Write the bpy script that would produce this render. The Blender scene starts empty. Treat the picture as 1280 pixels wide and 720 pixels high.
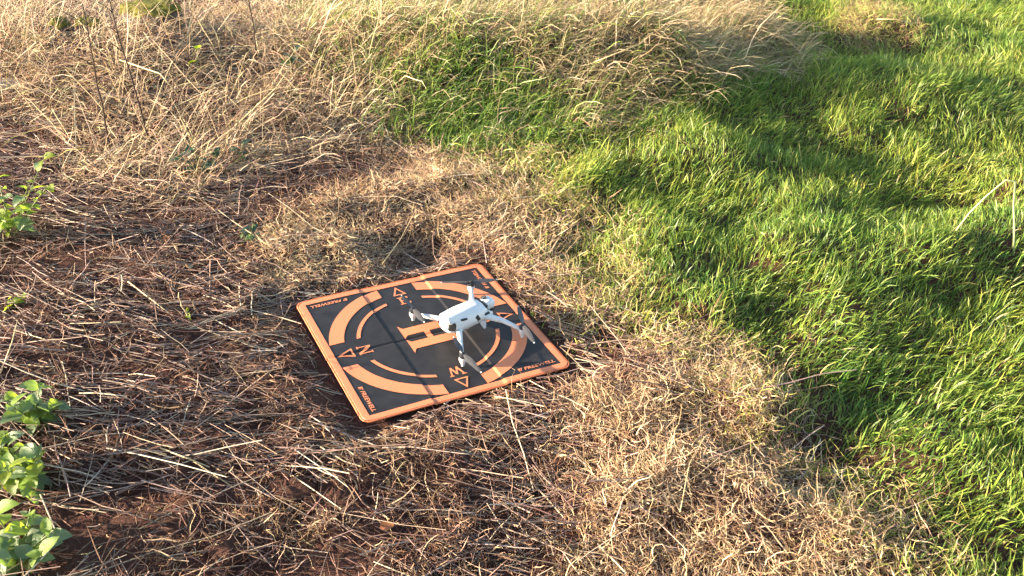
import bpy, bmesh, math, random
import numpy as np
from mathutils import Matrix, Vector

rad = math.radians
SC = bpy.context.scene
COL = SC.collection
rng = np.random.default_rng(11)
random.seed(5)

# ------------------------------------------------------------------ camera
F = 1270.0
RC = np.array([[0.99919091, 0.02144508, 0.03402408],
               [0.04021852, -0.5327826, -0.84529591],
               [0.0, 0.84598038, -0.53321402]])          # rows: right, down, forward
CC = np.array([0.24921607, -2.55235116, 1.79205401])
cam = bpy.data.cameras.new('camera')
cam.sensor_width = 36.0
cam.sensor_fit = 'HORIZONTAL'
cam.lens = 36.0 * F / 1280.0
cam.clip_start = 0.05
cam.clip_end = 1000.0
camo = bpy.data.objects.new('camera', cam)
M4 = Matrix.Identity(4)
for i in range(3):
    M4[i][0] = RC[0][i]; M4[i][1] = -RC[1][i]; M4[i][2] = -RC[2][i]; M4[i][3] = CC[i]
camo.matrix_world = M4
COL.objects.link(camo)
SC.camera = camo

# ------------------------------------------------------------------ sky and sun
SUN_AZ = rad(180 + 7.0)      # direction towards the sun, from +X
SUN_EL = rad(10.8)
w = bpy.data.worlds.new('World')
SC.world = w
w.use_nodes = True
nt = w.node_tree
bg = nt.nodes['Background']
sky = nt.nodes.new('ShaderNodeTexSky')
sky.sky_type = 'NISHITA'
sky.sun_disc = False
sky.sun_elevation = SUN_EL
sky.sun_rotation = math.pi / 2 - SUN_AZ
sky.air_density = 1.0
sky.dust_density = 0.6
sky.ozone_density = 1.0
nt.links.new(sky.outputs[0], bg.inputs[0])
bg.inputs[1].default_value = 0.095
sl = bpy.data.lights.new('sun', 'SUN')
sl.energy = 5.0
sl.angle = rad(0.55)
sl.color = (1.0, 0.83, 0.61)
so = bpy.data.objects.new('sun', sl)
dvec = Vector((math.cos(SUN_AZ) * math.cos(SUN_EL), math.sin(SUN_AZ) * math.cos(SUN_EL), math.sin(SUN_EL)))
so.rotation_euler = dvec.to_track_quat('Z', 'Y').to_euler()
so.location = dvec * 20
COL.objects.link(so)
vs = SC.view_settings
vs.view_transform = 'Standard'
vs.look = 'None'
vs.exposure = 2.68
vs.gamma = 1.0
vs.use_curve_mapping = False
SC.render.engine = 'CYCLES'
SC.cycles.use_adaptive_sampling = True
SC.cycles.adaptive_threshold = 0.03
SC.cycles.max_bounces = 5
SC.cycles.diffuse_bounces = 3
SC.cycles.glossy_bounces = 2
SC.cycles.transmission_bounces = 3
SC.cycles.transparent_max_bounces = 4


# ------------------------------------------------------------------ helpers
def at(u, v, z=0.0):
    """ground point that the photograph shows at pixel u, v (1280 x 720)"""
    d = RC.T @ np.array([(u - 640) / F, (v - 360) / F, 1.0])
    return CC + (z - CC[2]) / d[2] * d


def tag(o, label=None, cat=None, group=None, kind=None):
    if label: o['label'] = label
    if cat: o['category'] = cat
    if group: o['group'] = group
    if kind: o['kind'] = kind
    return o


def empty(name, loc, rz=0.0, parent=None):
    o = bpy.data.objects.new(name, None)
    o.empty_display_size = 0.05
    COL.objects.link(o)
    o.location = loc
    o.rotation_euler = (0, 0, rz)
    o.parent = parent
    return o


def obj(name, me, mat, parent=None):
    if isinstance(me, bmesh.types.BMesh):
        m = bpy.data.meshes.new(name)
        me.normal_update()
        me.to_mesh(m)
        me.free()
        me = m
    if mat is not None and len(me.materials) == 0:
        me.materials.append(mat)
    o = bpy.data.objects.new(name, me)
    COL.objects.link(o)
    o.parent = parent
    return o


def smooth(o, angle=None):
    for p in o.data.polygons:
        p.use_smooth = True
    if angle is not None:
        try:
            o.data.set_sharp_from_angle(angle=angle)
        except Exception:
            pass
    return o


# ------------------------------------------------------------------ noise (numpy)
_T = np.random.default_rng(3).random((256, 256))


def vnoise(x, y):
    xi = np.floor(x).astype(int); yi = np.floor(y).astype(int)
    fx = x - xi; fy = y - yi
    fx = fx * fx * (3 - 2 * fx); fy = fy * fy * (3 - 2 * fy)
    x0 = xi % 256; x1 = (xi + 1) % 256; y0 = yi % 256; y1 = (yi + 1) % 256
    a = _T[x0, y0]; b = _T[x1, y0]; c = _T[x0, y1]; d = _T[x1, y1]
    return (a * (1 - fx) + b * fx) * (1 - fy) + (c * (1 - fx) + d * fx) * fy - 0.5


def fbm(x, y, wl, octv=3, seed=0.0):
    s = np.zeros_like(np.asarray(x, float)); amp = 1.0; f = 1.0 / wl
    for k in range(octv):
        s += amp * vnoise(x * f + 17.3 * seed + 31.7 * k, y * f + 9.1 * seed + 57.3 * k)
        amp *= 0.5; f *= 2.03
    return s


# ------------------------------------------------------------------ zones of the ground
def poly(pts):
    return np.array([at(u, v)[:2] for u, v in pts])


POLY = {
    'green': poly([(1190, 780), (1150, 650), (1075, 585), (1015, 530), (965, 455), (905, 425), (830, 392), (775, 375),
                   (765, 335), (755, 290), (705, 240), (640, 205), (700, 180), (800, 165), (860, 135), (950, 110),
                   (985, 60), (930, 10), (900, -80), (900, -250), (2300, -250), (2000, 780)]),
    'dead': poly([(655, 780), (690, 660), (715, 560), (735, 505), (775, 455), (740, 430), (690, 395), (640, 345),
                  (590, 322), (520, 338), (430, 360), (335, 345), (300, 300), (380, 250), (470, 225), (500, 185), (600, 185),
                  (680, 195), (735, 240), (775, 290), (785, 335), (800, 375), (840, 395), (920, 430), (975, 455), (1025, 530),
                  (1085, 585), (1165, 650), (1215, 780)]),
    'tall': poly([(-700, -250), (-700, 120), (0, 135), (60, 175), (85, 232), (235, 240), (335, 205), (430, 195), (470, 160),
                  (420, 100), (390, 0), (390, -250)]),
    'bank': poly([(380, -250), (365, 40), (415, 130), (470, 180), (520, 192), (600, 200), (700, 195), (800, 165),
                  (865, 135), (960, 112), (985, 70), (940, 15), (900, -80), (900, -250)]),
    'tuft': poly([(455, 178), (490, 135), (570, 118), (650, 140), (715, 178), (725, 205), (695, 200), (600, 210), (510, 198)]),
    'stones': poly([(40, -30), (250, -30), (250, 40), (235, 85), (50, 85), (40, 30)]),
    'bare': poly([(-300, 780), (-300, 540), (100, 550), (250, 590), (420, 570), (520, 560), (560, 640), (500, 780)]),
    'stubble': poly([(230, 780), (260, 600), (330, 500), (380, 430), (330, 380), (250, 330), (300, 290), (560, 320), (760, 430), (740, 560), (700, 780)]),
    'clump': poly([(1040, 60), (1040, 15), (1090, -5), (1150, 15), (1150, 55), (1090, 70)]),
}


def sdist(P, x, y):
    """signed distance in metres, positive inside"""
    x = np.asarray(x, float); y = np.asarray(y, float)
    best = np.full(x.shape, 1e9); ins = np.zeros(x.shape, bool)
    n = len(P)
    for i in range(n):
        ax, ay = P[i]; bx, by = P[(i + 1) % n]
        ex, ey = bx - ax, by - ay
        t = np.clip(((x - ax) * ex + (y - ay) * ey) / (ex * ex + ey * ey), 0, 1)
        best = np.minimum(best, np.hypot(x - ax - t * ex, y - ay - t * ey))
        if ay != by:
            ins ^= ((ay > y) != (by > y)) & (x < ex * (y - ay) / ey + ax)
    return np.where(ins, best, -best)


def sstep(v, a, b):
    t = np.clip((v - a) / (b - a), 0, 1)
    return t * t * (3 - 2 * t)


def mask(key, x, y, soft=0.1, wob=0.16, wl=0.35, seed=1):
    d = sdist(POLY[key], x, y) + wob * fbm(x, y, wl, 3, seed) + (0.13 if key == 'green' else 0.0)
    return sstep(d, -soft, soft)


# hummocks: pixel of the foot, height, half widths across and into the picture, turn
BUMPS = [
    (610, 105, 0.22, 0.65, 0.42, 5), (790, 110, 0.25, 0.42, 0.34, 0), (480, 85, 0.13, 0.5, 0.40, 0),
    (900, 65, 0.17, 0.35, 0.25, 0), (1090, 35, 0.10, 0.30, 0.25, 0),
    (760, 235, 0.055, 0.34, 0.28, 20), (885, 215, 0.075, 0.30, 0.22, 15),
    (1180, 110, 0.09, 0.60, 0.24, 5), (1060, 105, 0.05, 0.4, 0.2, 0),
    (1150, 330, 0.095, 0.42, 0.19, 8), (1270, 300, 0.08, 0.3, 0.2, 8), (960, 320, 0.03, 0.2, 0.13, 25),
    (1080, 410, 0.05, 0.22, 0.16, 20), (870, 400, 0.05, 0.13, 0.10, 30),
    (955, 525, 0.085, 0.16, 0.14, 0), (840, 480, 0.05, 0.17, 0.15, 0), (1180, 560, 0.06, 0.18, 0.14, 10),
    (930, 640, 0.055, 0.16, 0.13, 0), (780, 640, 0.03, 0.15, 0.12, 0), (1080, 690, 0.05, 0.2, 0.13, 0),
    (480, 255, 0.05, 0.30, 0.10, 25), (560, 275, 0.04, 0.22, 0.10, 25), (620, 235, 0.04, 0.3, 0.1, 15), (660, 285, 0.04, 0.16, 0.1, 15),
    (420, 310, 0.035, 0.2, 0.09, 20), (200, 90, 0.16, 0.9, 0.5, 0), (60, 60, 0.10, 0.6, 0.5, 0), (250, 165, 0.05, 0.5, 0.16, 5),
    (1015, 556, -0.11, 0.085, 0.075, 0), (1200, 255, -0.05, 0.3, 0.10, 8),
]
BW = [(at(u, v)[0], at(u, v)[1], h, a, b, rad(t)) for u, v, h, a, b, t in BUMPS]
PAD_ROT = rad(27.731)
_pc, _ps = math.cos(PAD_ROT), math.sin(PAD_ROT)


def pad_local(x, y):
    return x * _pc + y * _ps, -x * _ps + y * _pc


def height_fn(x, y):
    h = np.zeros_like(x)
    for bx, by, bh, a, b, t in BW:
        dx = x - bx; dy = y - by
        u = dx * math.cos(t) + dy * math.sin(t); v = -dx * math.sin(t) + dy * math.cos(t)
        h += bh * np.exp(-(u / a) ** 2 - (v / b) ** 2)
    g = mask('green', x, y, 0.12); d = mask('dead', x, y, 0.12) * (1 - g)
    k = mask('bank', x, y, 0.12); t = mask('tall', x, y, 0.12)
    s = np.clip(1 - g - d - k - t, 0, 1)
    h += g * (0.10 * fbm(x, y, 0.55, 2, 2) + 0.045 * fbm(x, y, 0.19, 2, 3))
    h += d * (0.045 * fbm(x, y, 0.30, 2, 4) + 0.035 * fbm(x, y, 0.10, 2, 5))
    h += (k + t) * (0.06 * fbm(x, y, 0.4, 3, 6))
    h += s * (0.03 * fbm(x, y, 0.30, 2, 7) + 0.026 * fbm(x, y, 0.07, 3, 8))
    px, py = pad_local(x, y)
    q = np.maximum(np.abs(px), np.abs(py))
    fl = sstep(q, 0.325, 0.43)
    h = h * fl + (-0.011) * (1 - fl)
    near = np.exp(-((x - 0.3) / 6) ** 2 - ((y - 1.0) / 6) ** 2)
    return h * near


GX0, GY0, GS, GNX, GNY = -5.2, -2.6, 0.02, 600, 600
gx = GX0 + GS * np.arange(GNX); gy = GY0 + GS * np.arange(GNY)
_X, _Y = np.meshgrid(gx, gy, indexing='ij')
HG = height_fn(_X.ravel(), _Y.ravel()).reshape(GNX, GNY)


def gz(x, y):
    fx = np.clip((np.asarray(x, float) - GX0) / GS, 0, GNX - 1.001); fy = np.clip((np.asarray(y, float) - GY0) / GS, 0, GNY - 1.001)
    i = fx.astype(int); j = fy.astype(int); a = fx - i; b = fy - j
    return (HG[i, j] * (1 - a) + HG[i + 1, j] * a) * (1 - b) + (HG[i, j + 1] * (1 - a) + HG[i + 1, j + 1] * a) * b


def ground_at(u, v):
    """walk the pixel ray down to the modelled ground"""
    z = 0.0
    for _ in range(12):
        p = at(u, v, z)
        z = 0.5 * z + 0.5 * float(gz(p[0], p[1]))
    p = at(u, v, z)
    return Vector((p[0], p[1], float(gz(p[0], p[1]))))


# ------------------------------------------------------------------ materials
def new_mat(name):
    m = bpy.data.materials.new(name)
    m.use_nodes = True
    n = m.node_tree
    return m, n, n.nodes['Principled BSDF']


def plain(name, col, rough=0.5, spec=0.4, noise=0.0, scale=60.0, bump=0.0, coat=0.0):
    m, n, b = new_mat(name)
    b.inputs['Roughness'].default_value = rough
    b.inputs['Specular IOR Level'].default_value = spec
    b.inputs['Coat Weight'].default_value = coat
    b.inputs['Base Color'].default_value = (*col, 1)
    if noise or bump:
        tc = n.nodes.new('ShaderNodeTexCoord')
        tx = n.nodes.new('ShaderNodeTexNoise')
        tx.inputs['Scale'].default_value = scale
        tx.inputs['Detail'].default_value = 5
        n.links.new(tc.outputs['Object'], tx.inputs['Vector'])
        if noise:
            r = n.nodes.new('ShaderNodeValToRGB')
            r.color_ramp.elements[0].position = 0.3; r.color_ramp.elements[1].position = 0.7
            r.color_ramp.elements[0].color = tuple(c * (1 - noise) for c in col) + (1,)
            r.color_ramp.elements[1].color = tuple(min(1, c * (1 + noise)) for c in col) + (1,)
            n.links.new(tx.outputs[0], r.inputs[0])
            n.links.new(r.outputs[0], b.inputs['Base Color'])
        if bump:
            bp = n.nodes.new('ShaderNodeBump')
            bp.inputs['Strength'].default_value = bump
            bp.inputs['Distance'].default_value = 0.002
            n.links.new(tx.outputs[0], bp.inputs['Height'])
            n.links.new(bp.outputs[0], b.inputs['Normal'])
    return m


def blade_mat(name, trans=0.4, rough=0.5, spec=0.3, tboost=1.2):
    m, n, b = new_mat(name)
    a = n.nodes.new('ShaderNodeAttribute'); a.attribute_name = 'col'
    b.inputs['Roughness'].default_value = rough
    b.inputs['Specular IOR Level'].default_value = spec
    n.links.new(a.outputs['Color'], b.inputs['Base Color'])
    t = n.nodes.new('ShaderNodeBsdfTranslucent')
    mu = n.nodes.new('ShaderNodeVectorMath'); mu.operation = 'SCALE'; mu.inputs[3].default_value = tboost
    n.links.new(a.outputs['Color'], mu.inputs[0])
    n.links.new(mu.outputs[0], t.inputs['Color'])
    mx = n.nodes.new('ShaderNodeMixShader'); mx.inputs[0].default_value = trans
    n.links.new(b.outputs[0], mx.inputs[1]); n.links.new(t.outputs[0], mx.inputs[2])
    n.links.new(mx.outputs[0], n.nodes['Material Output'].inputs['Surface'])
    return m


def leaf_mat(name, col, trans=0.45, rough=0.42, tcol=None):
    m, n, b = new_mat(name)
    b.inputs['Roughness'].default_value = rough
    b.inputs['Specular IOR Level'].default_value = 0.5
    tc = n.nodes.new('ShaderNodeTexCoord'); tx = n.nodes.new('ShaderNodeTexNoise')
    tx.inputs['Scale'].default_value = 55; tx.inputs['Detail'].default_value = 4
    n.links.new(tc.outputs['Object'], tx.inputs['Vector'])
    r = n.nodes.new('ShaderNodeValToRGB')
    r.color_ramp.elements[0].position = 0.3; r.color_ramp.elements[1].position = 0.7
    r.color_ramp.elements[0].color = tuple(c * 0.75 for c in col) + (1,)
    r.color_ramp.elements[1].color = tuple(c * 1.25 for c in col) + (1,)
    n.links.new(tx.outputs[0], r.inputs[0]); n.links.new(r.outputs[0], b.inputs['Base Color'])
    bp = n.nodes.new('ShaderNodeBump'); bp.inputs['Strength'].default_value = 0.5; bp.inputs['Distance'].default_value = 0.002
    n.links.new(tx.outputs[0], bp.inputs['Height']); n.links.new(bp.outputs[0], b.inputs['Normal'])
    t = n.nodes.new('ShaderNodeBsdfTranslucent'); t.inputs['Color'].default_value = (*(tcol or col), 1)
    mx = n.nodes.new('ShaderNodeMixShader'); mx.inputs[0].default_value = trans
    n.links.new(b.outputs[0], mx.inputs[1]); n.links.new(t.outputs[0], mx.inputs[2])
    n.links.new(mx.outputs[0], n.nodes['Material Output'].inputs['Surface'])
    return m


def soil_mat():
    m, n, b = new_mat('soil')
    b.inputs['Roughness'].default_value = 0.95
    b.inputs['Specular IOR Level'].default_value = 0.15
    tc = n.nodes.new('ShaderNodeTexCoord')
    t1 = n.nodes.new('ShaderNodeTexNoise'); t1.inputs['Scale'].default_value = 9; t1.inputs['Detail'].default_value = 8
    t2 = n.nodes.new('ShaderNodeTexNoise'); t2.inputs['Scale'].default_value = 70; t2.inputs['Detail'].default_value = 6
    t2.inputs['Roughness'].default_value = 0.7
    for t in (t1, t2):
        n.links.new(tc.outputs['Object'], t.inputs['Vector'])
    r = n.nodes.new('ShaderNodeValToRGB')
    r.color_ramp.elements[0].position = 0.3; r.color_ramp.elements[1].position = 0.72
    r.color_ramp.elements[0].color = (0.038, 0.015, 0.010, 1)
    r.color_ramp.elements[1].color = (0.105, 0.048, 0.034, 1)
    mx = n.nodes.new('ShaderNodeMath'); mx.operation = 'MULTIPLY_ADD'
    mx.inputs[1].default_value = 0.55
    n.links.new(t2.outputs[0], mx.inputs[0])
    m2 = n.nodes.new('ShaderNodeMath'); m2.operation = 'MULTIPLY'; m2.inputs[1].default_value = 0.45
    n.links.new(t1.outputs[0], m2.inputs[0]); n.links.new(m2.outputs[0], mx.inputs[2])
    n.links.new(mx.outputs[0], r.inputs[0]); n.links.new(r.outputs[0], b.inputs['Base Color'])
    bp = n.nodes.new('ShaderNodeBump'); bp.inputs['Strength'].default_value = 0.9; bp.inputs['Distance'].default_value = 0.012
    n.links.new(t2.outputs[0], bp.inputs['Height']); n.links.new(bp.outputs[0], b.inputs['Normal'])
    return m


MAT = {
    'soil': soil_mat(),
    'green': blade_mat('green_blade', 0.42, 0.45, 0.35, 1.35),
    'dead': blade_mat('dead_blade', 0.30, 0.6, 0.25, 1.1),
    'straw': blade_mat('straw_stem', 0.10, 0.5, 0.35, 1.0),
    'pad_black': plain('black_nylon', (0.016, 0.014, 0.015), 0.52, 0.28, 0.35, 26, 0.12),
    'pad_orange': plain('orange_print', (0.60, 0.190, 0.085), 0.5, 0.3, 0.06, 120, 0.10),
    'pad_hem': plain('orange_hem', (0.54, 0.150, 0.060), 0.6, 0.3, 0.10, 200, 0.2),
    'white': plain('white_plastic', (0.54, 0.545, 0.555), 0.36, 0.45, 0.03, 30, 0.03),
    'dark': plain('dark_plastic', (0.018, 0.018, 0.020), 0.35, 0.5),
    'prop': plain('grey_propeller', (0.050, 0.047, 0.048), 0.5, 0.4),
    'tip': plain('pale_propeller_tip', (0.55, 0.53, 0.50), 0.5, 0.4),
    'lens': plain('lens_glass', (0.01, 0.01, 0.012), 0.06, 0.8),
    'metal': plain('grey_metal', (0.35, 0.35, 0.36), 0.35, 0.6),
    'grey': plain('grey_plastic', (0.22, 0.22, 0.21), 0.45, 0.4),
    'leaf_a': leaf_mat('grey_green_leaf', (0.120, 0.170, 0.085), 0.38, 0.36, (0.30, 0.46, 0.05)),
    'leaf_b': leaf_mat('bright_green_leaf', (0.18, 0.27, 0.045), 0.50, 0.40, (0.42, 0.56, 0.04)),
    'leaf_c': leaf_mat('dark_green_leaf', (0.030, 0.060, 0.030), 0.25, 0.38, (0.06, 0.12, 0.03)),
    'leaf_y': leaf_mat('yellow_green_leaf', (0.20, 0.26, 0.03), 0.55, 0.45, (0.45, 0.55, 0.03)),
    'stem': plain('green_stem', (0.12, 0.14, 0.05), 0.6, 0.3, 0.2, 80),
    'stalk': plain('dead_brown_stalk', (0.040, 0.024, 0.018), 0.8, 0.2, 0.35, 90),
    'pale': plain('pale_straw', (0.50, 0.37, 0.20), 0.55, 0.35, 0.2, 70),
    'palegreen': plain('pale_green_stem', (0.42, 0.46, 0.20), 0.5, 0.35, 0.15, 70),
    'stone': plain('dark_stone', (0.075, 0.060, 0.052), 0.9, 0.2, 0.5, 25, 0.8),
    'moss': plain('yellow_moss', (0.098, 0.094, 0.018), 0.95, 0.1, 0.6, 50, 1.0),
    'clod': plain('red_brown_clod', (0.075, 0.038, 0.027), 0.95, 0.1, 0.5, 45, 1.0),
    'log': plain('weathered_wood', (0.36, 0.28, 0.20), 0.85, 0.2, 0.35, 40, 0.6),
}

# ------------------------------------------------------------------ the ground sheet
def axis_coords(lo, hi, step, far):
    c = list(np.arange(lo, hi + step / 2, step))
    s = step; a = lo
    left = []
    while a > -far:
        s *= 1.35; a -= s; left.append(a)
    s = step; a = hi; right = []
    while a < far:
        s *= 1.35; a += s; right.append(a)
    return np.array(left[::-1] + c + right)


xs = axis_coords(-3.4, 4.3, 0.026, 250); ys = axis_coords(-1.5, 5.0, 0.026, 250)
Xg, Yg = np.meshgrid(xs, ys, indexing='ij')
inb = (np.abs(Xg - 0.8) < 6) & (np.abs(Yg - 3.4) < 6)
Zg = np.where(inb, gz(Xg, Yg), height_fn(Xg.ravel(), Yg.ravel()).reshape(Xg.shape))
nx, ny = Xg.shape
me = bpy.data.meshes.new('ground')
V = np.stack([Xg, Yg, Zg], -1).reshape(-1, 3)
ii, jj = np.meshgrid(np.arange(nx - 1), np.arange(ny - 1), indexing='ij')
a = (ii * ny + jj).ravel()
Q = np.stack([a, a + ny, a + ny + 1, a + 1], -1)


def quick_mesh(me, V, loops, starts):
    me.vertices.add(len(V)); me.vertices.foreach_set('co', np.ascontiguousarray(V, np.float32).ravel())
    me.loops.add(len(loops)); me.loops.foreach_set('vertex_index', np.ascontiguousarray(loops, np.int32))
    me.polygons.add(len(starts)); me.polygons.foreach_set('loop_start', np.ascontiguousarray(starts, np.int32))
    me.update(calc_edges=True)


quick_mesh(me, V, Q.ravel(), np.arange(len(Q)) * 4)
ground = obj('ground', me, MAT['soil'])
smooth(ground)
tag(ground, 'uneven reddish brown soil under the straw and grass', kind='structure')


# ------------------------------------------------------------------ strands of grass and straw
def strand_points(pos, length, th, ph, clear=0.002, sink=0.0):
    N, S = th.shape
    d = np.stack([np.sin(th) * np.cos(ph), np.sin(th) * np.sin(ph), np.cos(th)], -1)
    pts = np.concatenate([np.zeros((N, 1, 3)), np.cumsum(d * (length / S)[:, None, None], 1)], 1) + pos[:, None, :]
    g = gz(pts[..., 0], pts[..., 1]) + clear
    g[:, 0] = -9
    pts[..., 2] = np.maximum(pts[..., 2], g)
    return pts


def off_pad(pts, grow=0.004):
    """strands that would lie over the landing pad lean the other way, or are dropped"""
    px, py = pad_local(pts[..., 0], pts[..., 1])
    bad = (np.maximum(np.abs(px), np.abs(py)) < 0.325 + grow).any(1)
    pts[bad, :, :2] = 2 * pts[bad, :1, :2] - pts[bad, :, :2]
    # litter on the sunward side of the pad is lowered to keep its shadows off the fabric
    lx, ly = pad_local(pts[..., 0], pts[..., 1])
    dq = np.maximum(np.abs(lx), np.abs(ly)) - 0.325
    fac = np.where((pts[..., 0] < 0) & (np.abs(pts[..., 1]) < 0.55), np.clip(0.12 + dq / 0.6, 0.12, 1), 1.0)
    gg = gz(pts[..., 0], pts[..., 1])
    pts[..., 2] = np.where(fac < 1, gg + 0.003 + np.maximum(pts[..., 2] - gg, 0) * fac, pts[..., 2])
    pts[bad, 1:, 2] = np.maximum(pts[bad, 1:, 2], gz(pts[bad, 1:, 0], pts[bad, 1:, 1]) + 0.003)
    px, py = pad_local(pts[..., 0], pts[..., 1])
    q = np.maximum(np.abs(px), np.abs(py))
    return ~((q < 0.325 + grow) & (pts[..., 2] < 0.5)).any(1)


def ribbons(name, pts, width, col, mat, label, cat, prof=None, parent=None):
    N, S1, _ = pts.shape
    S = S1 - 1
    d = np.diff(pts, axis=1)
    d = np.concatenate([d, d[:, -1:]], 1)
    r = rng.normal(size=(N, 1, 3)); r[..., 2] *= 0.55
    side = np.cross(d, np.broadcast_to(r, d.shape))
    side /= np.linalg.norm(side, axis=-1, keepdims=True) + 1e-9
    if prof is None:
        prof = np.array([0.8, 1.0, 0.85, 0.6, 0.45, 0.35, 0.3])[:S]
    wv = width[:, None] * prof[None, :] * 0.5
    Vv = np.empty((N, 2 * S + 1, 3))
    Vv[:, 0:2 * S:2] = pts[:, :S] - side[:, :S] * wv[..., None]
    Vv[:, 1:2 * S:2] = pts[:, :S] + side[:, :S] * wv[..., None]
    Vv[:, 2 * S] = pts[:, S]
    loc = []; st = []
    for k in range(S - 1):
        st.append(len(loc)); loc += [2 * k, 2 * k + 1, 2 * k + 3, 2 * k + 2]
    st.append(len(loc)); loc += [2 * S - 2, 2 * S - 1, 2 * S]
    loc = np.array(loc); st = np.array(st)
    nv = 2 * S + 1
    loops = (loc[None] + (np.arange(N) * nv)[:, None]).ravel()
    starts = (st[None] + (np.arange(N) * len(loc))[:, None]).ravel()
    me = bpy.data.meshes.new(name)
    quick_mesh(me, Vv.reshape(-1, 3), loops, starts)
    ca = me.attributes.new('col', 'FLOAT_COLOR', 'POINT')
    c = np.ones((N, nv, 4), np.float32)
    c[..., :3] = col[:, None, :]
    ca.data.foreach_set('color', c.ravel())
    o = obj(name, me, mat, parent)
    tag(o, label, cat, kind='stuff')
    return o


def tubes(name, pts, width, col, mat, label, cat):
    """three sided stems"""
    N, S1, _ = pts.shape
    d = np.diff(pts, axis=1); d = np.concatenate([d, d[:, -1:]], 1)
    d /= np.linalg.norm(d, axis=-1, keepdims=True) + 1e-9
    r = rng.normal(size=(N, 1, 3))
    s1 = np.cross(d, np.broadcast_to(r, d.shape)); s1 /= np.linalg.norm(s1, axis=-1, keepdims=True) + 1e-9
    s2 = np.cross(d, s1)
    tp = np.linspace(1, 0.7, S1)[None, :, None]
    rr = width[:, None, None] * 0.5 * tp
    Vv = np.empty((N, S1, 3, 3))
    for k in range(3):
        an = 2 * math.pi * k / 3
        Vv[:, :, k] = pts + (s1 * math.cos(an) + s2 * math.sin(an)) * rr
    loc = []
    for l in range(S1 - 1):
        for k in range(3):
            k2 = (k + 1) % 3
            loc += [3 * l + k, 3 * l + k2, 3 * l + 3 + k2, 3 * l + 3 + k]
    loc = np.array(loc); nv = 3 * S1
    loops = (loc[None] + (np.arange(N) * nv)[:, None]).ravel()
    starts = np.arange(len(loops) // 4) * 4
    me = bpy.data.meshes.new(name)
    quick_mesh(me, Vv.reshape(-1, 3), loops, starts)
    ca = me.attributes.new('col', 'FLOAT_COLOR', 'POINT')
    c = np.ones((N, nv, 4), np.float32); c[..., :3] = col[:, None, :]
    ca.data.foreach_set('color', c.ravel())
    o = obj(name, me, mat)
    tag(o, label, cat, kind='stuff')
    return o


VIEW = poly([(-200, -50), (1500, -50), (1680, 800), (-280, 800)])
_vb = (VIEW[:, 0].min(), VIEW[:, 0].max(), VIEW[:, 1].min(), VIEW[:, 1].max())


def scatter(density, prob, soft=0.0):
    """random ground points in and round the view, kept with probability prob(x, y)"""
    n = int(density * (_vb[1] - _vb[0]) * (_vb[3] - _vb[2]))
    x = rng.uniform(_vb[0], _vb[1], n); y = rng.uniform(_vb[2], _vb[3], n)
    k = sdist(VIEW, x, y) > 0
    x, y = x[k], y[k]
    k = rng.random(len(x)) < prob(x, y)
    x, y = x[k], y[k]
    return x, y


def P3(x, y, dz=0.0):
    return np.stack([x, y, gz(x, y) + dz], -1)


def mixcol(pal, wts, n, var=0.18, hue=0.06):
    pal = np.array(pal); i = rng.choice(len(pal), n, p=np.array(wts) / np.sum(wts))
    c = pal[i] * (1 + var * rng.normal(size=(n, 1)))
    c *= 1 + hue * rng.normal(size=(n, 3))
    return np.clip(c, 0.01, 0.9)


def sun_relief(x, y):
    return fbm(x, y, 0.25, 2, 12)


GREEN = [(0.118, 0.190, 0.030), (0.180, 0.248, 0.038), (0.262, 0.300, 0.056), (0.060, 0.110, 0.026), (0.34, 0.29, 0.11)]
STRAW = [(0.53, 0.38, 0.23), (0.43, 0.285, 0.165), (0.63, 0.495, 0.325), (0.27, 0.165, 0.095)]
LITTER = [(0.235, 0.14, 0.098), (0.15, 0.08, 0.056), (0.39, 0.265, 0.18), (0.10, 0.05, 0.036)]


# short green grass
def p_green(x, y):
    g = mask('green', x, y, 0.26, 0.34, 0.20, 3)
    g = np.maximum(g, 0.3 * mask('bank', x, y, 0.2))
    return g * (0.72 + 0.28 * (fbm(x, y, 0.10, 2, 9) > -0.2)) * (1 - 0.8 * mask('clump', x, y, 0.06))


x, y = scatter(13200, p_green)
n = len(x)
edge = mask('green', x, y, 0.30, 0.25, 0.3, 3)
cl = fbm(x, y, 0.14, 2, 10)
L = rng.gamma(9, 0.0054, n) * (0.58 + 0.48 * edge) * (1 + 0.8 * cl)
L = np.clip(L, 0.02, 0.13)
S = 3
az0 = rad(28) + 1.2 * fbm(x, y, 0.22, 2, 13) * 2 + rng.normal(0, 0.75, n)
th0 = np.clip(rng.normal(0.50, 0.35, n) + 0.25 * cl, 0.0, 1.4)
bend = np.clip(rng.normal(0.55, 0.4, n), 0, 1.8)
th = th0[:, None] + bend[:, None] * np.linspace(0, 1, S)[None]
ph = az0[:, None] + rng.normal(0, 0.15, (n, S)).cumsum(1)
pts = strand_points(P3(x, y, -0.004), L, th, ph)
col = mixcol(GREEN, [3.2, 4, 2.8, 1.5, 0.25], n)
tint = fbm(x, y, 0.45, 3, 14)[:, None]
col = col * (1 + 0.5 * tint * np.array([[1.0, 0.5, 0.2]]))
dry = (rng.random(n) < 0.55 * (1 - edge)) | (rng.random(n) < 0.015)
col[dry] = mixcol([(0.42, 0.36, 0.13), (0.45, 0.31, 0.15), (0.30, 0.30, 0.08)], [1, 1, 1], dry.sum())
k = off_pad(pts)
ribbons('short_green_grass', pts[k], rng.gamma(7, 0.00042, n)[k], np.clip(col[k], 0.01, 0.8), MAT['green'],
        'short lush green grass covering the hummocky ground on the right', 'grass')
print('green', k.sum())


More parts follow.
